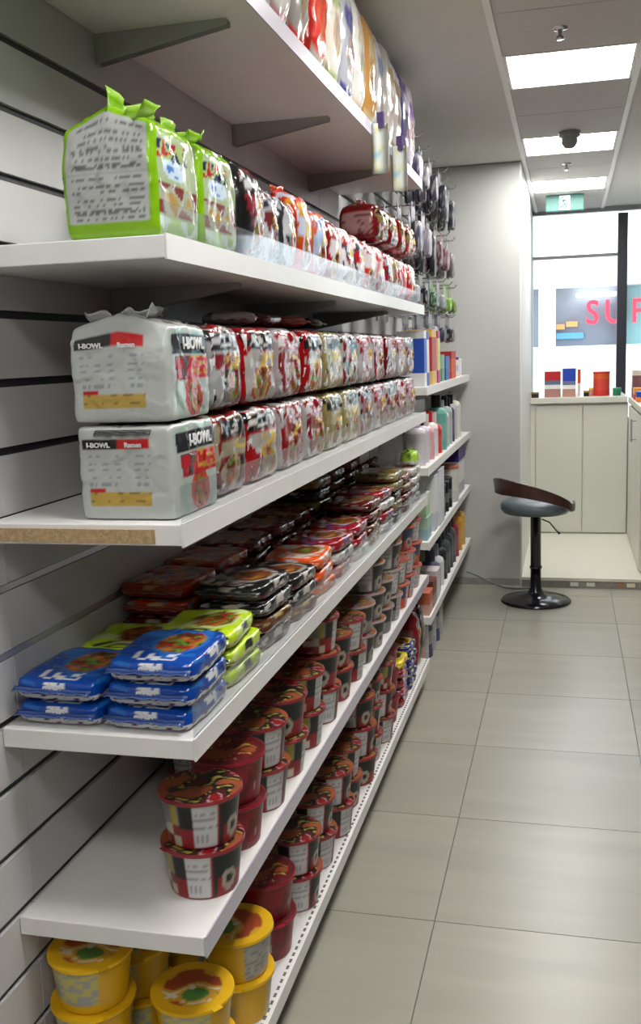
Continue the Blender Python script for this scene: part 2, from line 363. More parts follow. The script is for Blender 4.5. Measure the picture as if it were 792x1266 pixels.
# =================================================================== STOOL
st = thing('bar_stool', 'low bar stool with grey seat and curved walnut back on a round black foot', 'stool', (-.18, 5.85, 0), math.radians(38))
MB().lathe([(.001, .001), (.205, .001), (.207, .008), (.195, .018), (.12, .034), (.05, .052), (.033, .08), (.03, .2)], 40).obj('foot', BLACKM, st)
MB().lathe([(.031, .06), (.031, .2), (.036, .202), (.036, .215), (.001, .216)], 24).lathe([(.031, .20), (.031, .515), (.06, .52), (.07, .535)], 24).obj('pole', BLACKM, st)
MB().tube([(.02, -.03, .5), (.06, -.05, .48), (.10, -.07, .425), (.115, -.075, .41)], [.004, .004, .004, .007], 8).obj('lever', BLACKM, st)
prof = [(.001, .532), (.12, .532), (.185, .54), (.203, .56), (.205, .585), (.195, .605), (.16, .616), (.08, .612), (.001, .606)]
MB().lathe(prof, 40).obj('seat', SEAT, st)
P = []
K = 44
for k in range(K+1):
    a = -2.62+5.24*k/K; q = abs(a)/2.62           # a=0 is the back (-X)
    cz = .712+(.580-.712)*min(1, (q/.78))**1.9
    hh = .050-.026*min(1, q*1.3)
    rad = .212+.016*(1-q)
    x, y = -math.cos(a)*rad, math.sin(a)*rad
    tilt = .014*(1-q)
    nx, ny = x/rad, y/rad
    row = []
    for s, dz in ((0, -1), (0, 1), (1, 1), (1, -1)):
        rr = rad+s*.013+(tilt if dz > 0 else 0)
        row.append((nx*rr, ny*rr, cz+dz*hh))
    P.append(row)
m = MB().grid(P, None, True, False); n0 = len(m.v); m.v += list(P[0])+list(P[-1])
m.f += [[n0, n0+1, n0+2, n0+3], [n0+7, n0+6, n0+5, n0+4]]; m.c += [[(1, 1, 1)]*4]*2; m.sm += [False]*2
bevel(m.obj('backrest', WOOD, st), .004)

# =================================================================== SHELVES
TH = .035
def shelf(label, y0, y1, zb, rail=None, lip=None, brk=(), chip=False, x0=XW+.001):
    t = thing('shelf', label, 'shelf', (0, y0, zb), 0, 'white wall shelves'); L = y1-y0
    bevel(MB().box(x0, XF-.004, .003 if chip else 0, L, 0, TH).obj('board', SHELF, t), .002)
    MB().box(XF-.0035, XF, 0, L, -.002, TH+.002).obj('price_rail' if rail else 'front_edge', rail or SHELF, t)
    if chip: MB().box(x0, XF-.05, 0, .0028, 0.004, TH-.008).obj('chipped_edge', CHIP, t)['label'] = 'bare brown chipboard edge'
    if lip:
        gl = thing('shelf_guard', lip[1], 'shelf guard', (XF-.006, y0+.01, zb+TH+.0008), 0, 'clear shelf guards')
        m = MB()
        MB().box(0, .003, 0, L-.02, .0012, lip[0]).obj('clear_panel', ACRYL, gl); MB().box(-.0005, .0055, 0, L-.02, 0, .001).obj('foot_flange', ACRYL, gl)
    for by in brk:
        m = MB(); n = 0
        yy = by-y0
        for s in (-.012, .012):
            n = len(m.v)
            m.v += [(x0, yy+s-.001, 0), (XF-.07, yy+s-.001, 0), (XF-.07, yy+s-.001, -.012), (x0, yy+s-.001, -.06),
                    (x0, yy+s+.001, 0), (XF-.07, yy+s+.001, 0), (XF-.07, yy+s+.001, -.012), (x0, yy+s+.001, -.06)]
            for q in ((0, 1, 2, 3), (7, 6, 5, 4), (0, 4, 5, 1), (1, 5, 6, 2), (2, 6, 7, 3), (3, 7, 4, 0)):
                m.f.append([n+i for i in q]); m.c.append([(1, 1, 1)]*4); m.sm.append(False)
        m.box(x0, XF-.07, yy-.011, yy+.011, -.002, -.0002)
        m.obj('bracket', METAL, t)
    return t
Y0, Y1 = 1.445, 4.25; BR = (2.0, 2.87, 3.74)
ZT = dict(top=2.205, s1=1.69, s2=1.238, s3=.875, s4=.518, s5=.13)
shelf('highest white shelf, seen from below, carrying tall snack bags', Y0-.2, Y1, ZT['top']-TH, rail=RAIL, brk=BR)
shelf('second highest white shelf carrying green bags at its near end', Y0, Y1, ZT['s1']-TH, lip=(.05, 'low clear guard along the front of the shelf with green bags'), brk=BR)
shelf('white shelf with chipped brown end carrying two stacked white noodle packs', Y0, Y1, ZT['s2']-TH, lip=(.06, 'low clear guard along the front of the shelf with white packs'), chip=True, brk=BR)
shelf('white shelf carrying blue packets stacked at its near end', Y0, Y1, ZT['s3']-TH, lip=(.06, 'low clear guard along the front of the shelf with blue packets'), brk=BR)
shelf('white shelf carrying red noodle bowls with an empty near corner', Y0, Y1, ZT['s4']-TH, rail=RAIL, brk=BR)
ls = shelf('lowest white shelf carrying yellow noodle bowls at its near end', Y0-.1, Y1, ZT['s5']-TH, rail=SHELF)
m = MB()
for k in range(116): m.box(XF-.016, XF-.010, .02+.025*k, .033+.025*k, TH, TH+.0006)
tag(m.obj('slot_row', GAPM, ls), kind='stuff')
Y2, Y3 = 4.29, 6.23
ZA, ZBb, ZCc, ZD = 1.345, .99, .655, .31
shelf('far upper white shelf carrying tall cartons near the back wall', Y2, Y3, ZA-TH, brk=(4.4, 5.5))
shelf('far second white shelf carrying bottles near the back wall', Y2, Y3, ZBb-TH, brk=(4.4, 5.5))
shelf('far third white shelf carrying black pots and a purple box', Y2, Y3, ZCc-TH, brk=(4.4, 5.5))
shelf('far lowest white shelf carrying dark bottles near the back wall', Y2, Y3, ZD-TH, brk=(4.4, 5.5))

# =================================================================== GOODS: painters
def hsh(a, b, s=0):
    v = math.sin(a*127.1+b*311.7+s*74.7)*43758.5453; return v-math.floor(v)
def mixc(a, b, t): return tuple(a[i]*(1-t)+b[i]*t for i in range(3))
def nz(x, y, s): return noise.noise(Vector((x, y, s*7.31)))
def food(x, y, s, q):
    """noodle picture: brown broth, orange, green bits"""
    v = nz(x*9, y*9, s); k = nz(x*14+5, y*14, s+3)
    c = mixc((.16, .045, .015), (.50, .24, .06), min(1, max(0, .45+v*1.6)))
    if k > .28: c = (.15, .32, .06)
    if k < -.30: c = (.45, .03, .02)
    return c
def paint_multi(st, seed):
    """st: base, head, text, accent, plate"""
    base, head, txt, acc, plate = st
    def fn(face, a, b):
        if face == 'front':
            aa = a+.10*math.sin(b*5+seed); bb = b
            if .70 < bb < .93 and .08 < aa < .92:
                k = hsh(math.floor(aa*9), math.floor((bb-.70)*13), seed)
                return txt if k > .56 and .74 < bb < .89 else head
            if .48 < bb <= .68 and .1 < aa < .95:
                if aa > .45 and hsh(math.floor(aa*11), math.floor(bb*20), seed+2) > .55: return (.68, .5, .12)
                return acc
            d = math.hypot((aa-.52)*1.1, (bb-.27)*1.05)
            if d < .21: return food(aa, bb, seed, d)
            if d < .26: return plate
            v = nz(aa*3.5, bb*3.5, seed+1)
            if v > .22: return acc
            if v < -.26: return mixc(head, (.02, .02, .02), .3)
            if abs(aa*.8-bb*.6-.12*(seed % 4)) < .022: return (.68, .68, .68)  # diagonal highlight streak painted into the pack colour
            return base
        if face in ('near', 'far'):
            if b > .82 and nz(a*6, b*6, seed) > 0: return head
            if .2 < b < .74 and .12 < a < .88:
                if hsh(math.floor(a*16), math.floor(b*18), seed+4) > .6 and math.floor(b*18) % 2: return mixc(base, (.1, .1, .1), .5)
                return mixc(base, (.6, .58, .55), .35)
            return base
        if face == 'top':
            return base if nz(a*5, b*5, seed+6) < .2 else acc
        return base
    return fn
def paint_white(face, a, b):
    W = (.50, .52, .50)
    if face == 'near':
        if .05 < a < .77:
            if .755 < b < .855: return (.02, .02, .02) if a < .42 else (.58, .015, .02)
            if .16 < b < .31 and .12 < a < .76:
                ln = math.floor(b*44) % 3
                return (.5, .37, .10) if (ln != 0 or hsh(math.floor(a*30), math.floor(b*44), 3) < .5) else (.27, .2, .07)
            if .31 <= b < .335 and .12 < a < .28: return (.5, .03, .03)
            if .36 < b < .70 and .12 < a < .76:
                row = math.floor(b*40)
                if row % 3 == 0 and (a < .45 or a > .6) and hsh(math.floor(a*34), row, 5) > .42: return (.33, .35, .37)
        return W
    if face == 'front':
        e = .10-.16*(b-.5)
        if a < e: return W
        q = (a-e)/(1-e)
        if .70 < b < .90 and q > .03: return (.02, .02, .025)
        if .42 < b <= .68 and q > .08:
            if q > .48 and b > .46:
                return (.58, .33, .06) if hsh(math.floor(q*16), math.floor(b*24), 4) > .62 else (.55, .01, .02)
            if q < .42 and hsh(math.floor(q*18), math.floor(b*20), 9) > .55: return (.12, .07, .07)
            return (.52, .01, .03)
        d = math.hypot((q-.50)*1.0, (b-.23)*1.0)
        if d < .17: return food(q, b, 2, d)
        if d < .24: return (.5, .08, .05)
        if nz(q*6, b*7, 8) > .25: return (.38, .5, .42)
        return (.47, .50, .48)
    if face == 'top': return (.50, .51, .49) if nz(a*6, b*6, 1) < .32 else (.25, .24, .24)
    return W
GREEN = (.27, .48, .015)
def paint_green(face, a, b):
    if face == 'near':
        if .06 < a < .93 and .14 < b < .97:
            row = math.floor(b*52); c = (.48, .49, .48)
            if .12 < a < .87 and .18 < b < .93 and row % 2 and not (.46 < a < .5) and hsh(math.floor(a*46), row, 7) > .38: c = (.20, .21, .20)
            if abs(b-.57) < .006 or abs(a-.485) < .004: c = (.42, .43, .42)
            return c
        return GREEN
    if face == 'front':
        if a < .05 or b > .93 or a > .96: return GREEN
        d = math.hypot((a-.42)/1.3, (b-.63)*1.9)
        if .70 < b < .86 and a < .75:
            k = nz(a*7, b*9, 3)
            if k > .18: return (.45, .02, .04)
            if k < -.12: return (.03, .03, .12)
            return (.42, .54, .24)
        if d < .20: return (.12, .28, .6) if hsh(math.floor(a*20), math.floor(b*28), 2) > .6 and d < .14 else (.6, .72, .8)
        if .22 < b < .5:
            k = nz(a*6+2, b*6, 5)
            if k > .12: return (.28, .07, .06)
            if k < -.25: return (.5, .35, .1)
            return (.46, .48, .38)
        if b < .2: return (.5, .68, .32) if nz(a*8, b*8, 2) < .1 else (.7, .78, .74)
        return (.45, .53, .35)
    return GREEN
def paint_flat(base, accent, txt, seed, pic=True, side=(.7, .7, .68)):
    """a packet lying flat: picture on top, seams on the sides"""
    def fn(face, a, b):
        if face == 'top':
            d = math.hypot((a-.62)*1.0, (b-.55)*.9)
            if pic and d < .28: return food(a, b, seed, d)
            if pic and d < .33: return accent
            if b < .26 and .2 < a < .8 and hsh(math.floor(a*12), math.floor(b*16), seed) > .5: return txt
            if nz(a*4, b*4, seed) > .32: return accent
            return base
        if face in ('near', 'far', 'front', 'back'):
            if b < .36: return side if nz(a*12, b*6, seed+2) < .15 else mixc(base, (.3, .02, .02), .6)
            if .42 < b < .9 and .38 < a < .64 and hsh(math.floor(a*22), math.floor(b*5), seed+1) > .35: return txt
            if nz(a*6, b*3, seed+5) > .38: return accent
            return base
        return side
    return fn
def bag(name, w, d, h, paint, n=12, crumple=.004, seed=0, tent=0, puff=.35, m=None, parent=None, power=5):
    """soft pack w(x) by d(y) by h(z), base centred on the origin; corners rounded, faces creased"""
    faces = {'front': lambda a, b: (1, 2*a-1, 2*b-1), 'back': lambda a, b: (-1, 1-2*a, 2*b-1), 'near': lambda a, b: (2*a-1, -1, 2*b-1),
             'far': lambda a, b: (1-2*a, 1, 2*b-1), 'top': lambda a, b: (2*a-1, 2*b-1, 1), 'bottom': lambda a, b: (2*a-1, 1-2*b, -1)}
    mb = MB()
    for fc, fn in faces.items():
        nn = n if fc not in ('bottom', 'back') else max(4, n//3)
        P = []
        for j in range(nn+1):
            row = []
            for i in range(nn+1):
                p = Vector(fn(i/nn, j/nn)); q = (abs(p.x)**power+abs(p.y)**power+abs(p.z)**power)**(1/power); p = p/q
                # keep the bottom seated
                x, y, z = p
                bulge = 1+puff*.10*(1-z*z)
                X = x*w/2*bulge/(1+puff*.1); Yv = y*d/2*bulge/(1+puff*.1); Z = (z+1)/2*h
                if tent and z > 0:
                    k = max(0, (z-.35)/.65); Z += tent*k*(1-min(1, abs(x)*1.05)); Yv *= 1-.10*k
                s = crumple
                pv = Vector((X*26+seed*3.1, Yv*26, Z*26)); dd_, pp_ = noise.voronoi(pv); c0 = pp_[0]
                hv = Vector((hsh(c0.x, c0.y, 1)-.5, hsh(c0.y, c0.z, 2)-.5, hsh(c0.z, c0.x, 3)-.5))
                k_ = max(-1, min(1, hv.dot(pv-c0)*2.2))
                nv = Vector((x**3, y**3, (z-.0)**3)); nv.normalize()
                dv = nv*(k_*s)+noise.noise_vector(Vector((X*14+seed, Yv*14, Z*14)))*s*.9
                fz = max(0, min(1, (z+1)*1.2))
                row.append((X+dv.x, Yv+dv.y, max(0, Z+dv.z*fz)))
            P.append(row)
        mb.grid(P, lambda i, j, fc=fc, nn=nn: paint(fc, min(i, nn)/nn, min(j, nn)/nn))
    me = mb.mesh(name, m or WRAP, weld=nn != 0)
    return link(name, me, parent)
def flatfin(L, ext, col, seed, parent, y0, z0, sgn, name='end_seal', n=14):
    P = [[((i/n-.5)*L, y0+sgn*ext*j/3, z0+.0022*math.sin(i*1.7+seed+j)*(j/3)-.002*j) for i in range(n+1)] for j in range(4)]
    o = MB().grid(P, lambda i, j: mixc(col, (1, 1, 1), .14 if j % 2 else 0)).obj(name, WRAP, parent)
    md = o.modifiers.new('thick', 'SOLIDIFY'); md.thickness = .0012; return o
def fin(L, hgt, col, seed, parent, loc, rot=(0, 0, 0), name='end_seal', n=14, amp=.006):
    """crimped flat seal standing along local y, zig-zag in x"""
    P = []
    for j in range(4):
        row = []
        for i in range(n+1):
            t = i/n; zz = hgt*j/3*(1+.25*math.sin(t*9+seed))
            row.append((amp*math.sin(t*17+seed+j*.8)*(.4+j*.3), (t-.5)*L, zz))
        P.append(row)
    mb = MB().grid(P, lambda i, j: mixc(col, (1, 1, 1), .12 if j % 2 else 0))
    o = mb.obj(name, WRAP, parent, loc, rot)
    md = o.modifiers.new('thick', 'SOLIDIFY'); md.thickness = .0012
    return o
ORD = ['first', 'second', 'third', 'fourth', 'fifth', 'sixth', 'seventh', 'eighth', 'ninth', 'tenth', 'eleventh', 'twelfth', 'thirteenth', 'fourteenth', 'fifteenth', 'sixteenth', 'seventeenth']
def lay(k, n):
    if n == 1: return 'single'
    if k == n-1: return 'topmost'
    if k == 0: return 'lowest'
    return 'middle' if n == 3 else ORD[k]+' from bottom'

# ------------------------------------------------------------------ second shelf: green bags and foil bags
def green_bag(y, label, seed):
    t = thing('snack_bag', label, 'snack bag', (-.700, y, ZT['s1']), 0, 'green bags on the second shelf')
    bag('wrapper', .165, .19, .178, paint_green, 44, .0022, seed, tent=.03, puff=.3, parent=t, power=12)
    fin(.17, .032, GREEN, seed, t, (.0, 0, .195), (0, .15, 0)); fin(.10, .022, GREEN, seed+4, t, (.045, -.085, .178), (0, .3, 1.2))
    return t
green_bag(1.565, 'lime green bag with white nutrition panel at the near end of its shelf', 1)
green_bag(1.765, 'lime green bag standing directly behind the nearest green bag', 6)
foils = [  # base, head, text, accent, plate, colour words, height, depth, start y
 ((.03, .03, .035), (.02, .02, .02), (.65, .65, .66), (.3, .03, .05), (.6, .6, .62), 'glossy black foil', .19, .165, 1.885),
 ((.62, .64, .68), (.45, .46, .5), (.06, .06, .08), (.22, .04, .04), (.3, .45, .7), 'silver and blue foil', .17, .12, 2.055),
 ((.06, .06, .07), (.5, .5, .52), (.05, .05, .05), (.6, .6, .62), (.3, .3, .3), 'black and silver foil', .165, .12, 2.18),
 ((.62, .09, .03), (.6, .35, .05), (.7, .6, .1), (.55, .6, .7), (.7, .7, .72), 'orange-red foil', .195, .15, 2.305),
 ((.58, .17, .10), (.6, .6, .62), (.1, .25, .6), (.45, .55, .7), (.7, .7, .7), 'pale orange and blue foil', .175, .15, 2.46),
 ((.35, .02, .03), (.3, .01, .02), (.6, .55, .5), (.65, .62, .62), (.6, .4, .2), 'dark red foil', .17, .16, 2.615),
 ((.68, .67, .68), (.5, .03, .04), (.7, .7, .7), (.1, .08, .1), (.5, .03, .04), 'white and red foil', .17, .16, 2.78),
 ((.62, .6, .6), (.08, .08, .09), (.65, .6, .6), (.45, .02, .03), (.6, .6, .6), 'white and black foil', .165, .16, 2.945),
 ((.5, .05, .04), (.65, .62, .62), (.4, .02, .02), (.66, .64, .64), (.6, .5, .3), 'red and white foil', .165, .17, 3.11),
 ((.66, .66, .67), (.6, .05, .06), (.7, .7, .7), (.62, .3, .3), (.3, .3, .32), 'pale silver foil', .165, .17, 3.285),
 ((.4, .02, .05), (.6, .6, .6), (.4, .02, .02), (.08, .06, .08), (.6, .6, .6), 'crimson foil', .165, .17, 3.46),
 ((.68, .66, .62), (.45, .38, .2), (.1, .08, .05), (.5, .05, .05), (.6, .6, .5), 'cream foil', .165, .17, 3.635),
 ((.6, .6, .62), (.55, .03, .05), (.7, .7, .7), (.6, .15, .2), (.5, .5, .5), 'silver and pink foil', .165, .17, 3.81),
 ((.55, .03, .04), (.65, .62, .6), (.4, .02, .02), (.6, .6, .6), (.6, .5, .3), 'bright red foil', .165, .17, 3.985)]
GF = 'foil bags on the second shelf'
for k, (b_, h_, t_, a_, p_, cw, hh, dd, ys) in enumerate(foils):
    t = thing('foil_bag', '%s bag, %s behind the green bags on the second shelf' % (cw, ORD[k]), 'snack bag', (-.685+.008*hsh(k, 1), ys+dd/2, ZT['s1']), .05*(hsh(k, 3)-.5), GF)
    bag('wrapper', .13, dd*.96, hh, paint_multi((b_, h_, t_, a_, p_), k+3), 18, .0045, k*5, puff=.7, parent=t, power=4)
    fin(dd*.85, .02, b_, k, t, (0, 0, hh-.004))
for k, (x, y, hh, c) in enumerate(((-.86, 1.98, .17, (.05, .04, .05)), (-.86, 2.25, .17, (.3, .05, .04)), (-.86, 3.05, .19, (.3, .015, .02)), (-.86, 3.3, .19, (.34, .02, .02)), (-.86, 3.55, .19, (.3, .02, .03)), (-.86, 3.8, .19, (.25, .02, .02)), (-.86, 4.05, .19, (.33, .02, .02)))):
    t = thing('foil_bag', 'dark back-row bag against the wall on the second shelf, %s from near end' % ORD[k], 'snack bag', (x, y, ZT['s1']), 0, 'back row bags on the second shelf')
    bag('wrapper', .15, .22, hh, paint_multi((c, mixc(c, (.5, .3, .1), .3), (.6, .5, .3), (.35, .1, .05), (.4, .3, .1)), k+40), 12, .004, k*3, puff=.6, parent=t)
    fin(.18, .02, c, k+2, t, (0, 0, hh-.004))
for k, (y, z, c) in enumerate(((3.50, 0, (.20, .012, .015)), (3.72, 0, (.32, .015, .02)), (3.93, 0, (.36, .02, .03)), (4.13, 0, (.3, .02, .02)))):
    t = thing('noodle_multipack', 'red pack laid on top of the foil bags, %s of that row from near' % ORD[k], 'noodle pack', (-.70, y, ZT['s1']+.190), .08*(k % 3-1), 'red packs on top of the foil bags')
    bag('wrapper', .15, .19, .13, paint_multi((c, (.1, .02, .02), (.6, .5, .2), (.25, .2, .08), (.5, .1, .08)), k+60), 14, .005, k*3+50, puff=.8, parent=t)
    fin(.15, .018, c, k+2, t, (0, 0, .126))

# ------------------------------------------------------------------ third shelf: multipacks standing two high
def white_pack(z, dx, rz, label, seed, top):
    t = thing('noodle_multipack', label, 'noodle pack', (-.707+dx, 1.585, z), rz, 'white multipacks at the shelf end')
    bag('wrapper', .172, .205, .157, paint_white, 48, .002, seed, tent=.022 if top else 0, puff=.12, parent=t, power=22)
    TW = mat('lettering_white', (.72, .72, .72), .4)
    text('I-BOWL', .011, TW, t, (-.0455, -.1045, .126), (PI/2, 0, 0), 'lettering', .0008, .0004, 1.1)
    text('Ramen', .0115, TW, t, (.0165, -.1045, .126), (PI/2, 0, 0), 'lettering', .0008, .0004, .95)
    text('I-BOWL', .027, TW, t, (.088, .018, .126), (PI/2, 0, PI/2), 'lettering', .0008, .001, 1.1)
    if top: fin(.17, .024, (.66, .67, .66), seed, t, (.02, 0, .168), (0, .7, .3)); fin(.13, .02, (.66, .67, .66), seed+3, t, (-.03, .0, .17), (0, -.8, 1.4))
    else: flatfin(.1, .008, (.03, .03, .03), seed, t, -.1015, .150, -1)
    return t
Z2 = ZT['s2']
white_pack(Z2, .0, 0, 'white noodle multipack resting on the shelf under another white pack', 2, False)
white_pack(Z2+.162, -.004, .03, 'white noodle multipack stacked on top of the other white pack', 9, True)
RD = ((.36, .008, .015), (.02, .015, .015), (.62, .6, .56), (.45, .42, .40), (.5, .34, .06))
ST = {'red': RD, 'redwhite': ((.44, .42, .42), (.38, .01, .02), (.62, .6, .6), (.30, .01, .02), (.4, .05, .05)),
 'black': ((.24, .01, .015), (.015, .015, .018), (.55, .52, .45), (.38, .34, .25), (.35, .30, .22)),
 'khaki': ((.34, .28, .13), (.03, .03, .03), (.5, .46, .32), (.42, .37, .22), (.45, .42, .3)),
 'silver': ((.40, .40, .40), (.03, .03, .03), (.6, .6, .62), (.28, .02, .03), (.06, .06, .06)),
 'darkred': ((.17, .006, .012), (.35, .01, .015), (.55, .5, .46), (.03, .02, .02), (.3, .05, .03))}
WORD = {'red': 'red', 'redwhite': 'red and white', 'black': 'black and cream', 'khaki': 'khaki', 'silver': 'silver', 'darkred': 'dark red'}
rows2 = [(1.70, .19, 'black', 'silver'), (1.90, .22, 'red', 'red'), (2.13, .22, 'redwhite', 'redwhite'), (2.36, .2, 'redwhite', 'red'),
 (2.57, .22, 'khaki', 'khaki'), (2.80, .22, 'khaki', 'silver'), (3.03, .22, 'silver', 'redwhite'), (3.26, .22, 'redwhite', 'redwhite'), (3.49, .22, 'silver', 'darkred'), (3.72, .22, 'redwhite', 'redwhite'), (3.95, .22, 'redwhite', 'silver')]
protos = {}
def multi(kind, seed, dd):
    key = (kind, seed % 2, round(dd, 2))
    if key not in protos: protos[key] = None
    return key
def place_multi(kind, x, y, z, dd, rz, label, group, seed):
    key = (kind, seed % 3, round(dd, 2))
    if key in protos and protos[key]: return dup(protos[key], (x, y, z), rz, label, group)
    t = thing('noodle_multipack', label, 'noodle pack', (x, y, z), rz, group)
    bag('wrapper', .155, dd, .158, paint_multi(ST[kind], seed*3+1), 26, .0038, seed*7, puff=.35, parent=t, power=8)
    P = []                                                     # twisted film edge across the face
    fin(dd*.8, .018, ST[kind][0], seed, t, (0, 0, .151), (0, 1.25, 0)); fin(.13, .012, (.62, .62, .62), seed+2, t, (.074, -dd*.40, .078), (PI/2, 0, -.5), n=10, amp=.003)
    protos[key] = t; return t
for k, (ys, dd, lo, up) in enumerate(rows2):
    for q, kd in enumerate((lo, up)):
        place_multi(kd, -.704, ys+dd/2, Z2+.165*q, dd-.008, .05*(hsh(k, q)-.5), '%s noodle multipack, %s row, in the %s stack behind the white packs' % (WORD[kd], ('lower', 'upper')[q], ORD[k]), 'multipacks standing on the third shelf', k+q)
for k, y in enumerate((1.95, 2.2, 2.45)):
    for q in range(2):
        place_multi('darkred', -.868, y, Z2+.165*q, .22, 0, 'dark red multipack, %s layer at the wall side of the third shelf, %s from near' % (('lower', 'upper')[q], ORD[k]), 'multipacks at the wall side', 1)
for k, (y, c, cw) in enumerate(((2.32, (.2, .02, .02), 'dark red'), (2.13, (.66, .68, .7), 'white'), (2.50, (.45, .02, .03), 'red'), (2.68, (.04, .03, .03), 'black'))):
    t = thing('loose_packet', '%s loose packet lying on top of the stacked multipacks, %s from near' % (cw, ORD[k]), 'packet', (-.74, y, Z2+.334), .5*k, 'loose packets on top of the multipacks')
    bag('wrapper', .11, .15, .028, paint_multi((c, c, (.6, .6, .6), (.5, .4, .3), (.5, .4, .3)), k+80), 10, .004, k, puff=.8, parent=t, power=4)
    flatfin(.1, .012, c, k, t, -.07, .016, -1)

# ------------------------------------------------------------------ fourth shelf: packets lying flat
BL = (.01, .10, .42)
FL = {'blue': (BL, (.03, .2, .55), (.7, .72, .74), (.62, .64, .64)), 'lime': ((.55, .72, .03), (.65, .75, .35), (.05, .05, .05), (.6, .6, .3)),
 'black': ((.02, .02, .022), (.5, .5, .5), (.6, .55, .5), (.12, .12, .12)), 'orange': ((.42, .055, .015), (.25, .24, .24), (.6, .4, .2), (.3, .03, .02)),
 'darkred': ((.15, .008, .012), (.35, .25, .22), (.5, .4, .3), (.08, .01, .01)), 'brightorange': ((.75, .16, .03), (.7, .6, .55), (.7, .7, .7), (.6, .2, .1)),
 'brown': ((.16, .07, .03), (.36, .28, .14), (.5, .4, .2), (.2, .02, .015)), 'pinkred': ((.36, .015, .035), (.58, .5, .5), (.15, .15, .35), (.4, .2, .2)),
 'khaki': ((.30, .24, .10), (.10, .16, .04), (.06, .03, .03), (.35, .25, .15)), 'white': ((.62, .6, .58), (.4, .4, .4), (.2, .2, .2), (.6, .6, .6))}
FW = {'blue': 'blue', 'lime': 'lime green', 'black': 'black', 'orange': 'rust orange', 'darkred': 'dark red', 'brightorange': 'bright orange', 'brown': 'brown', 'pinkred': 'pinkish red', 'khaki': 'khaki', 'white': 'pale'}
fprot = {}
def flat(kind, x, y, z, w, d, h, rz, label, group, seed, n=14):
    key = (kind, round(w, 2), round(d, 2), round(h, 3), seed % 2)
    if key in fprot: return dup(fprot[key], (x, y, z), rz, label, group)
    b_, a_, t_, s_ = FL[kind]
    t = thing('noodle_packet', label, 'packet', (x, y, z), rz, group)
    bag('wrapper', w, d, h, paint_flat(b_, a_, t_, seed+2, True, s_), n, .0028, seed*3, puff=.35, parent=t, power=7)
    flatfin(w*.93, .013, mixc(b_, (0, 0, 0), .35), seed, t, -d/2+.003, h*.62, -1)
    flatfin(w*.93, .009, mixc(b_, (0, 0, 0), .35), seed+1, t, d/2-.003, h*.62, 1)
    if kind == 'blue':
        text('abc', .026, mat('lettering_white', (.72, .72, .72), .4), t, (.0, -d/2-.001, h*.62), (PI/2, 0, 0), 'lettering', .0006, .0012)
    fprot[key] = t; return t
Z3 = ZT['s3']
for q in range(2): flat('blue', -.862, 1.57, Z3+.043*q, .162, .205, .0405, -.03*q, 'blue packet, %s of two in the wall-side blue stack' % ('lower', 'upper')[q], 'blue packets at the shelf end', 3, 30)
for q in range(3): flat('blue', -.693+.004*q, 1.57, Z3+.043*q, .162, .205, .0405, .03*(q-1), 'blue packet, %s of three in the front blue stack' % ('lowest', 'middle', 'top')[q], 'blue packets at the shelf end', 3, 30)
rows3 = [  # wall-side kind, n ; front kind, n
 (1.79, 'lime', 2, 'lime', 3), (2.02, 'orange', 4, 'black', 4), (2.25, 'orange', 4, 'black', 3), (2.48, 'darkred', 4, 'brightorange', 3), (2.71, 'darkred', 4, 'pinkred', 3),
 (2.94, 'brown', 4, 'pinkred', 3), (3.17, 'khaki', 6, 'darkred', 4), (3.40, 'darkred', 6, 'pinkred', 4), (3.63, 'darkred', 6, 'khaki', 5), (3.86, 'darkred', 5, 'darkred', 4), (4.09, 'brown', 5, 'white', 4)]
ALT = {'darkred': ('darkred', 'brown'), 'orange': ('darkred', 'orange'), 'black': ('brown', 'black'), 'pinkred': ('pinkred', 'white'), 'khaki': ('black', 'khaki')}
for k, (y, ka, na, kb, nb) in enumerate(rows3):
    for side, x, kd, n in (('wall-side', -.868, ka, na), ('front', -.695, kb, nb)):
        for q in range(n):
            kk = kd
            if q < n-1 and kd in ALT: kk = ALT[kd][(q+k) % 2]
            hh = .0345
            flat(kk, x+.008*(hsh(k, q, 2)-.5), y+.01*(hsh(k, q)-.5), Z3+.0375*q, .160, .198, hh, .16*(hsh(k, q, 5)-.5), '%s packet, %s in the %s stack behind the blue, %s row' % (FW[kk], lay(q, n), ORD[k], side), 'packets lying on the fourth shelf', k+q)
for k, (y, z) in enumerate(((3.855, 0), (4.06, 0))):
    for q in range(2):
        cbox('pale_carton', 'pale carton, %s of two at the far wall side of the packet shelf, %s stack' % (('lower', 'upper')[q], ORD[k]), 'carton', -.86, y+.02, Z3+.192+.062*q, .13, .19, .056, ((1, (.5, .47, .42)), (3, (.58, .56, .5))), 'pale cartons over the packets')
tag_l = thing('snack_pouch', 'lime green pouch standing at the far front end of the packet shelf', 'pouch', (-.65, 4.12, Z3+.15), 0)
bag('wrapper', .07, .1, .06, paint_flat((.5, .75, .1), (.6, .8, .3), (.2, .3, .1), 5, False), 8, .003, 2, parent=tag_l); fin(.08, .012, (.5, .75, .1), 1, tag_l, (0, 0, .057))

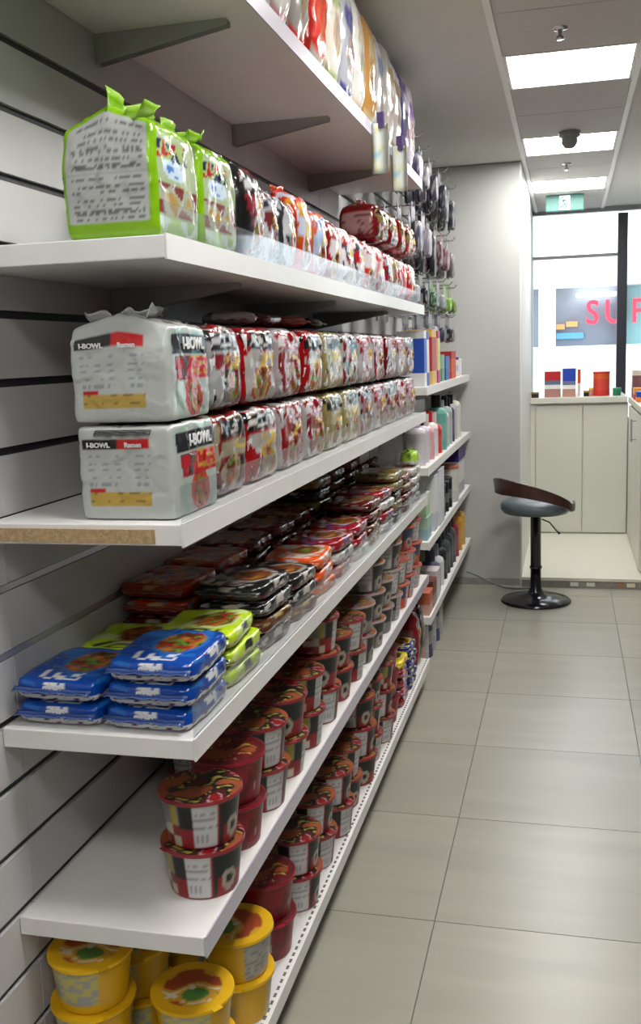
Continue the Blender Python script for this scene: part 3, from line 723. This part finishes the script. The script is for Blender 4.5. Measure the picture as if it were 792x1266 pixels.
# ------------------------------------------------------------------ bowls
BH = .098
def make_bowl(kind, label, loc, rz, group):
    base, lidc, patch, rimc = {'red': ((.33, .018, .03), (.12, .02, .02), (.022, .026, .026), (.36, .06, .07)), 'yellow': ((.72, .46, .02), (.70, .45, .02), (.42, .42, .40), (.75, .50, .02)),
        'grey': ((.30, .29, .29), (.24, .22, .22), (.08, .07, .07), (.5, .42, .42)), 'orange': ((.66, .12, .06), (.5, .12, .08), (.1, .12, .2), (.66, .2, .14)),
        'plainred': ((.30, .012, .028), (.16, .02, .025), (.22, .01, .02), (.40, .03, .06))}[kind]
    t = thing('noodle_bowl', label, 'noodle bowl', loc, rz, group)
    seg = 96
    prof = [(.061, 0), (.0635, .003)]+[(.064+.0105*k/15, .006+.082*k/15) for k in range(16)]+[(.0762, .0895), (.0795, .0905), (.0798, .0925), (.078, .0965)]
    def cols(i, j):
        a = (i % seg)/seg; z = prof[j][1]/.09
        if j >= 18: return rimc
        if z < .06: return base
        if kind == 'plainred' and .6 < a < .95: return base if nz(a*20, z*2, 3) < .12 else (.18, .01, .02)
        if kind == 'yellow':
            if a > .82 or a < .12:
                return (.45, .45, .43) if not (j % 2 and hsh(i//2, j, 3) > .6) else (.3, .3, .28)
            if .2 < a < .35 and .2 < z < .85: return food(a*4, z, 3, 0)
            if .4 < a < .62 and z > .2: return patch if hsh(i//3, j, 2) > .35 else (.6, .55, .2)
            return base
        if .72 < a < .825: return (.6, .6, .6) if not ((4 <= j <= 6 and .73 < a < .80 and i % 2) or (j in (9, 12, 14) and hsh(i, j) > .4)) else (.36, .36, .38)       # barcode panel
        if .835 < a or a < .04:
            q = (a-.835 if a >= .835 else a+.165)
            d = math.hypot((q-.085)/.042, (z-.36)/.25)
            if d < .45: return patch
            if d < 1.0: return (.46, .42, .36)
            if z > .46 or q < .02: return patch
            return base
        if .665 < a <= .72: return patch if z > .45 else base
        if .52 < a < .665:
            if z > .5: return (.28, .27, .27) if not (.615 < a < .655) else (.42, .36, .05)
            return (.55, .5, .42) if hsh(i//4, j//3, 7) > .6 else (.26, .03, .02)
        if .25 < a < .4 and z > .3: return patch if hsh(i//4, j//3, 1) > .3 else (.55, .5, .45)
        return base
    # several rings of vertices keep the print crisp
    P = [[(q*math.cos(2*PI*i/seg), q*math.sin(2*PI*i/seg), z) for i in range(seg)] for q, z in prof]
    MB().grid(P, cols, True).fan((0, 0, .002), P[0], base, True).obj('cup', PRINT, t)
    # lid
    rings = [.079, .0765]+[.074-.0052*k for k in range(14)]
    zz = [.0972, .0976]+[.0975-.00004*k for k in range(14)]
    def lc(i, j):
        a = 2*PI*i/seg; q = rings[min(j, 15)]; x, y = q*math.cos(a)*12, q*math.sin(a)*12
        if j == 0: return rimc
        v = nz(x*1.6, y*1.6, 4 if kind != 'yellow' else 9)
        if kind == 'yellow':
            if q < .058:
                if v > .22: return (.12, .28, .08)
                if v < -.22: return (.4, .1, .04)
                if abs(v) < .05: return (.65, .62, .5)
                return (.62, .38, .06)
            return base
        if kind == 'plainred' and q > .06: return lidc
        if v > .22: return (.36, .12, .05)
        if v < -.20: return (.30, .015, .02)
        if .10 < v < .14: return (.5, .42, .1)
        if -.20 < v < -.15: return (.45, .32, .34)
        return lidc if v < 0 else patch
    P = [[(q*math.cos(2*PI*i/seg), q*math.sin(2*PI*i/seg), z) for i in range(seg)] for q, z in zip(rings, zz)]
    MB().grid(P, lc, True).fan((0, 0, .097), P[-1], lc(0, 15)).obj('lid', PRINT, t)
    P2 = [(.079, .0971), (.0885, .0972)]
    MB().grid([[(q*math.cos(a), q*math.sin(a), z) for a in (3.9, 4.02, 4.14)] for q, z in P2], lambda i, j: rimc).obj('lid_tab', PRINT, t)
    return t
bp = {}
def bowl(kind, loc, rz, label, group):
    if kind in bp: return dup(bp[kind], loc, rz, label, group)
    bp[kind] = make_bowl(kind, label, loc, rz, group); return bp[kind]
KW = {'red': 'red and black', 'yellow': 'yellow', 'grey': 'grey', 'orange': 'orange', 'plainred': 'plain red'}
def stack(kind, x, y, z, n, where, group, seed, kinds=None):
    for q in range(n):
        kk = kinds[q] if kinds else kind
        rz = (hsh(seed, q, 1)-.5)*.9+(0 if hsh(seed, q, 9) < .6 else 1.2)
        if seed == 0: rz = (.05, .31)[q] if q < 2 else 0
        dx, dy = .004*(hsh(seed, q, 2)-.5), .004*(hsh(seed, q, 3)-.5)
        bowl(kk, (x+dx, y+dy, z+BH*q), rz, '%s noodle bowl, %s in %s' % (KW[kk], lay(q, n), where), group)
Z4, Z5 = ZT['s4'], ZT['s5']
g4 = 'noodle bowls on the fifth shelf'
fr = [('red', 2), ('plainred', 2), ('red', 2), ('red', 2), ('red', 2), ('red', 3), ('red', 2), ('red', 3), ('grey', 2), ('grey', 3), ('grey', 2), ('grey', 3), ('orange', 2), ('orange', 3), ('orange', 3)]
ys = 1.62
for k, (kd, n) in enumerate(fr):
    stack(kd, -.664 if k == 0 else -.672, ys+.172*k, Z4, min(n, 2) if min(abs(ys+.172*k-b) for b in BR) < .10 else n, 'the %s front stack of the fifth shelf' % ORD[k] if k else 'the nearest stack standing alone on the fifth shelf', g4, k)
for k in range(13):
    kd = 'red' if k < 6 else 'grey' if k < 10 else 'orange'
    stack(kd, -.85, 2.06+.172*k, Z4, 2 if min(abs(2.06+.172*k-b) for b in BR) < .10 else 3, 'the %s wall-side stack of the fifth shelf' % ORD[k], g4, k+20)
g5 = 'noodle bowls on the bottom shelf'
b5 = [('yellow', 2), ('yellow', 2), ('plainred', 2), ('red', 2), ('red', 2), ('red', 2), ('red', 2), ('red', 3), ('red', 3), ('red', 3), ('plainred', 3)]
yy = [1.575, 1.79, 2.01, 2.22, 2.42, 2.6, 2.775, 2.95, 3.125, 3.30, 3.475]
for k, (kd, n) in enumerate(b5):
    stack(kd, -.682+.012*(k % 2), yy[k], Z5, n, 'the %s front stack of the bottom shelf' % ORD[k], g5, k+40)
for k, y in enumerate((1.52, 1.70, 1.88, 2.06, 2.24, 2.42, 2.6, 2.78, 2.96, 3.14, 3.32)):
    kd = 'yellow' if k < 3 else 'red'
    stack(kd, -.86, y, Z5, 2 if k == 1 or min(abs(y-b) for b in BR) < .10 else 3, 'the %s wall-side stack of the bottom shelf' % ORD[k], g5, k+60)
FL['yellow'] = ((.75, .6, .02), (.7, .7, .2), (.5, .05, .04), (.6, .5, .1)); FL['navy'] = ((.015, .03, .25), (.6, .6, .1), (.6, .6, .6), (.05, .05, .3))
for q in range(5): flat('yellow' if q == 4 else 'pinkred', -.69, 3.69, Z5+.0375*q, .15, .165, .0345, .1*(q % 2), '%s packet, %s in the stack after the bowls on the bottom shelf' % ('yellow' if q == 4 else 'pinkish red', lay(q, 5)), 'packets on the bottom shelf', q)
for q in range(5): flat('navy', -.69, 3.89, Z5+.0375*q, .15, .165, .0345, -.1*(q % 2), 'navy blue packet, %s in its stack on the bottom shelf' % lay(q, 5), 'packets on the bottom shelf', 2)
for k, (x, y, c, cw) in enumerate(((-.69, 4.07, (.3, .01, .02), 'dark red'), (-.69, 4.18, (.02, .02, .03), 'black'), (-.86, 3.95, (.28, .01, .02), 'deep red'), (-.86, 3.7, (.03, .02, .02), 'blackish'))):
    t = thing('foil_bag', '%s tall bag standing at the far end of the bottom shelf, %s' % (cw, ('front', 'front', 'wall side', 'wall side')[k]), 'snack bag', (x, y, Z5), 0, 'tall bags at the far end of the bottom shelf')
    bag('wrapper', .15, .1, .27, paint_multi((c, mixc(c, (.1, .1, .1), .5), (.5, .5, .5), c, (.4, .1, .08)), k+90), 12, .005, k, puff=.8, parent=t); fin(.12, .02, c, k, t, (0, 0, .265), (0, 0, PI/2))

# ------------------------------------------------------------------ top shelf: tall bags
tops = [((.6, .57, .55), (.6, .6, .6), 'white'), ((.62, .10, .05), (.6, .55, .5), 'orange-red'), ((.28, .26, .25), (.5, .5, .5), 'grey'), ((.64, .62, .6), (.5, .3, .3), 'white'), ((.36, .34, .32), (.55, .05, .03), 'grey and red'),
        ((.62, .06, .04), (.5, .45, .4), 'red'), ((.62, .60, .54), (.35, .4, .2), 'cream'), ((.4, .4, .44), (.12, .12, .3), 'silver and navy'), ((.66, .65, .62), (.6, .5, .4), 'pale white'),
        ((.55, .33, .12), (.6, .5, .3), 'tan'), ((.66, .66, .66), (.3, .35, .5), 'white and blue'), ((.66, .64, .6), (.5, .35, .15), 'white and tan'), ((.66, .65, .64), (.4, .3, .2), 'glossy white'), ((.16, .14, .28), (.5, .5, .55), 'navy'), ((.5, .44, .5), (.3, .2, .4), 'pale mauve')]
for k, (c, a, cw) in enumerate(tops):
    y = 1.72+.172*k; hh = .345+.02*hsh(k, 4)
    t = thing('tall_snack_bag', '%s tall bag on the highest shelf, %s from the near end' % (cw, ORD[k]), 'snack bag', (-.70+.01*hsh(k, 2), y, ZT['top']), .06*(hsh(k, 5)-.5), 'tall bags on the highest shelf')
    def pt(face, u_, v_, c=c, a=a, k=k):
        if face == 'front':
            if v_ < .12: return a
            if math.hypot((u_-.5), (v_-.4)*1.2) < .2: return mixc(food(u_, v_, k, 0), c, .5)
            if .62 < v_ < .8 and .2 < u_ < .8: return a
        return c
    bag('wrapper', .17, .162, hh, pt, 16, .005, k*4+2, puff=1.0, parent=t, power=4)
    fin(.145, .022, c, k, t, (0, 0, hh-.004))
# hanging cards under the highest shelf
for k, (y, lb) in enumerate(((3.14, 'pale price card hanging from the highest shelf, nearer of two'), (3.50, 'pale price card hanging from the highest shelf, farther of two'))):
    t = thing('hanging_card', lb, 'price card', (XF+.03, y, 2.20), 1.15, 'price cards on the highest shelf')
    o = MB().grid([[(.014*math.sin(i*.9), (i/6-.5)*.055, -.15*j/8+.0) for i in range(7)] for j in range(9)], lambda i, j: (.62, .66, .62) if hsh(i, j, 3) > .3 else (.3, .5, .6) if hsh(i, j, 5) > .5 else (.62, .6, .3)).obj('card', CARD, t)
    md = o.modifiers.new('thick', 'SOLIDIFY'); md.thickness = .0015
    MB().box(-.004, .004, -.012, .012, -.035, .012, (.15, .1, .25)).obj('clip', PRINT, t, (0, 0, .02))

# ------------------------------------------------------------------ far bay: cartons, bottles, pots
gA = 'goods on the far shelves'
A = [(4.36, .075, .24, (.03, .12, .5), W_, 'white-edged blue'), (4.45, .07, .235, W_, (.05, .15, .5), 'white'), (4.66, .16, .25, (.5, .04, .03), (.7, .5, .15), 'red and yellow'), (4.84, .09, .245, (.68, .62, .3), (.5, .05, .25), 'pale yellow')]
for y, d, h, c, c2, cw in A:
    cbox('tall_carton', '%s tall carton on the far upper shelf' % cw, 'carton', -.67, y, ZA, .12, d, h, ((2, c2), (3, c), (2, c), (1, c2)), gA)
cbox('small_carton', 'green small carton on the far upper shelf', 'carton', -.67, 5.08, ZA, .1, .1, .13, ((1, (.12, .35, .2)), (1, (.3, .5, .35))), gA)
cbox('small_carton', 'blue small carton on the far upper shelf', 'carton', -.67, 5.28, ZA, .1, .16, .12, ((1, (.05, .12, .4)), (1, (.08, .18, .5))), gA)
cbox('small_carton', 'orange-red small carton on the far upper shelf', 'carton', -.67, 5.56, ZA, .1, .22, .145, ((1, (.6, .1, .03)), (2, (.65, .16, .04)), (1, (.5, .03, .03))), gA)
can('tub', 'white tub at the far end of the upper far shelf', 'tub', -.67, 5.86, ZA, .045, .10, ((1, W_), (1, (.5, .55, .75)), (1, W_)), gA, capc=(.1, .1, .3))
can('tub', 'white lidded tub at the very end of the upper far shelf', 'tub', -.67, 6.02, ZA, .045, .09, ((1, W_),), gA, capc=W_)
def bottle(c, cap, x, y, z, rad, h, label): return can('bottle', label, 'bottle', x, y, z, rad, h, ((1, c), (2, mixc(c, (.7, .7, .7), .12)), (1, c)), gA, capc=cap, taper=.55)
# second far shelf
Bs = [(4.40, .045, .17, (.6, .58, .6), (.5, .45, .55), 'lilac'), (4.52, .045, .17, (.62, .6, .64), (.02, .02, .02), 'black-capped white'), (4.66, .05, .15, (.68, .4, .45), (.66, .6, .6), 'pink'), (4.80, .05, .16, (.7, .66, .64), (.6, .05, .04), 'cream'), (4.95, .05, .14, (.6, .06, .05), (.68, .6, .6), 'red'),
      (5.12, .055, .22, (.2, .45, .4), (.02, .02, .02), 'teal'), (5.27, .05, .19, (.5, .55, .55), (.5, .55, .55), 'grey-white'), (5.42, .05, .21, (.45, .5, .5), (.02, .02, .02), 'black-capped grey'), (5.57, .045, .20, (.1, .08, .12), (.02, .02, .02), 'black'), (5.71, .045, .21, (.55, .5, .56), (.02, .02, .02), 'mauve'), (5.85, .05, .22, (.66, .68, .62), (.66, .68, .62), 'plain white')]
for y, rad, h, c, cp, cw in Bs: bottle(c, cp, -.665, y, ZBb, rad, h*.85, '%s bottle in the front row of the second far shelf' % cw)
for k in range(3): cbox('bottle_carton', '%s carton at the wall side of the second far shelf' % ('white', 'green-white', 'grey')[k], 'carton', -.83, 4.5+.3*k, ZBb, .14, .22, .26, ((1, ((.6, .6, .6), (.45, .55, .45), (.3, .3, .32))[k]), (2, (.55, .57, .58))), gA)
# third far shelf
cbox('small_carton', 'white narrow carton on the third far shelf beside the grey jar', 'carton', -.66, 4.62, ZCc, .11, .1, .26, ((1, (.6, .62, .66)), (2, W_)), gA)
cbox('small_carton', 'mint green small carton at the near end of the third far shelf', 'carton', -.67, 4.40, ZCc, .12, .14, .1, ((1, (.35, .5, .55)), (1, (.45, .6, .5))), gA)
cbox('small_carton', 'pale green carton on top of the mint one on the third far shelf', 'carton', -.67, 4.40, ZCc+.105, .11, .13, .1, ((1, (.45, .6, .4)), (1, (.6, .65, .6))), gA)
cbox('white_panel_box', 'tall white box on the third far shelf before the black pots', 'carton', -.66, 4.80, ZCc, .12, .18, .27, ((1, (.64, .66, .7)), (3, (.68, .7, .74))), gA)
for k, y in enumerate((5.02, 5.17, 5.32)):
    can('black_pot', 'black pot, %s of three on the third far shelf' % ('nearest', 'middle', 'farthest')[k], 'pot', -.665, y, ZCc, .055, .15, ((1, K_), (1, (.2, .2, .22)), (1, K_)), gA, capc=(.05, .05, .06))
can('white_pot', 'large white pot on the third far shelf beside the black pots', 'pot', -.665, 5.52, ZCc, .07, .19, ((1, (.6, .6, .58)), (2, (.66, .66, .6))), gA, capc=(.4, .15, .08))
cbox('purple_box', 'deep purple box at the far end of the third far shelf', 'box', -.69, 5.85, ZCc+.206, .16, .38, .085, ((1, (.05, .008, .22)),), gA)
cbox('small_carton', 'white carton under the deep purple box', 'carton', -.69, 5.85, ZCc+.001, .15, .36, .2, ((1, (.5, .5, .5)), (2, W_)), gA)
# lowest far shelf
Ds = [(4.38, 'carton', (.6, .2, .12), .10, 'orange'), (4.52, 'carton', (.2, .06, .05), .12, 'brown'), (4.66, 'carton', (.66, .6, .62), .14, 'white and pink'), (4.80, 'bottle', (.12, .12, .2), .15, 'navy'), (4.94, 'bottle', (.64, .64, .66), .15, 'white'), (5.08, 'bottle', (.03, .03, .04), .17, 'black'),
      (5.22, 'bottle', (.1, .12, .13), .19, 'charcoal'), (5.36, 'bottle', (.07, .08, .09), .2, 'dark grey'), (5.50, 'bottle', (.12, .13, .14), .21, 'slate'), (5.66, 'bottle', (.35, .04, .06), .21, 'crimson'), (5.84, 'bottle', (.62, .35, .05), .22, 'amber'), (6.02, 'bottle', (.65, .42, .08), .22, 'golden')]
for y, kd, c, h, cw in Ds:
    if kd == 'carton': cbox('small_carton', '%s small carton at the near end of the lowest far shelf' % cw, 'carton', -.665, y, ZD, .12, .12, h, ((1, mixc(c, (.7, .7, .7), .4)), (1, c)), gA)
    else: bottle(c, mixc(c, (.05, .05, .1), .5), -.665, y, ZD, .052, h*.8, '%s bottle in the front row of the lowest far shelf' % cw)
for k, (y, c, cw) in enumerate(((4.42, (.62, .12, .06), 'orange-red'), (4.56, (.6, .58, .6), 'white'), (4.70, (.1, .1, .2), 'dark blue'), (4.84, (.55, .55, .6), 'silver'), (4.98, (.12, .14, .3), 'navy'), (5.12, (.6, .6, .62), 'pale grey'))):
    can('floor_jar', '%s canister standing on the floor under the lowest far shelf' % cw, 'canister', -.70, y, .001, .055, .2, ((1, c), (1, mixc(c, (.8, .8, .8), .5)), (1, c)), 'canisters on the floor', capc=mixc(c, (.1, .1, .1), .5))
# hooks with hanging goods
HG = [(2.42, ((.12, .12, .2), (.3, .3, .36), (.12, .1, .16), (.2, .22, .3), (.3, .3, .32), (.18, .2, .26))), (2.13, ((.14, .12, .2), (.55, .5, .6), (.02, .02, .025), (.3, .08, .1), (.5, .25, .32), (.35, .3, .3))),
      (1.86, ((.5, .48, .52), (.02, .02, .03), (.1, .3, .15), (.55, .55, .6), (.25, .48, .04), (.28, .45, .05))), (1.69, ((.2, .2, .3), (.5, .15, .16), (.3, .3, .36), (.12, .12, .2), (.05, .05, .06), (.25, .22, .3)))]
HW = ['highest', 'second', 'third', 'lowest']
for rI, (zt, cols_) in enumerate(HG):
    for k, c in enumerate(cols_):
        y = 4.42+.30*k+.05*(hsh(rI, k, 8)-.5)
        xo = -.66-.03*hsh(rI, k, 3)
        t = thing('peg_hook', 'wire display hook, %s in the %s hook row of the far bay' % (ORD[k], HW[rI]), 'hook', (XW, y, zt), 0, 'wire hooks in the far bay')
        MB().tube([(.002, 0, 0), (xo-XW+.03, 0, 0), (xo-XW+.045, 0, .018)], .003, 6).obj('wire', CHROME, t)
        MB().box(.001, .006, -.02, .02, -.03, .01).obj('plate', CHROME, t)
        for q in range(3):
            xx = xo-.06*q
            cc = mixc(mixc(c, (.02, .02, .03), .45 if hsh(rI, k, 21) > .35 else 0), (.4, .4, .4), .10*q)
            p = thing('hanging_pack', '%s hanging pack on the %s hook of the %s hook row' % (('front', 'middle', 'rear')[q], ORD[k], HW[rI]), 'hanging pack', (xx, y, zt-.004), 0, 'packs hanging in the far bay')
            if rI == 3 and k < 2: C.objects.unlink(p); continue
            hl = .085 if rI >= 2 else .11+.09*hsh(rI, k, 12); bw = .085+.05*hsh(rI, k, 13)
            m = MB().box(-.0012, .0012, -.055, .055, -.05, -.004, mixc(cc, (.6, .6, .6), .4)).box(-.0012, .0012, -.055, -.012, -.004, .014, cc).box(-.0012, .0012, .012, .055, -.004, .014, cc).box(-.0012, .0012, -.055, .055, -.06-hl, -.05, cc)
            m.obj('backing_card', CARD, p)
            bag('blister', .036, bw, hl-.01, lambda f_, a_, b_, cc=cc, s=rI*7+k: cc if nz(a_*3, b_*3, s) < .2 else mixc(cc, (.7, .68, .66), .6), 6, .002, k, parent=p, m=PRINT).location = (.020, 0, -.055-hl)

print('objects', len(bpy.data.objects), 'tris~', sum(len(o.data.polygons)*2 for o in bpy.data.objects if o.type == 'MESH'))
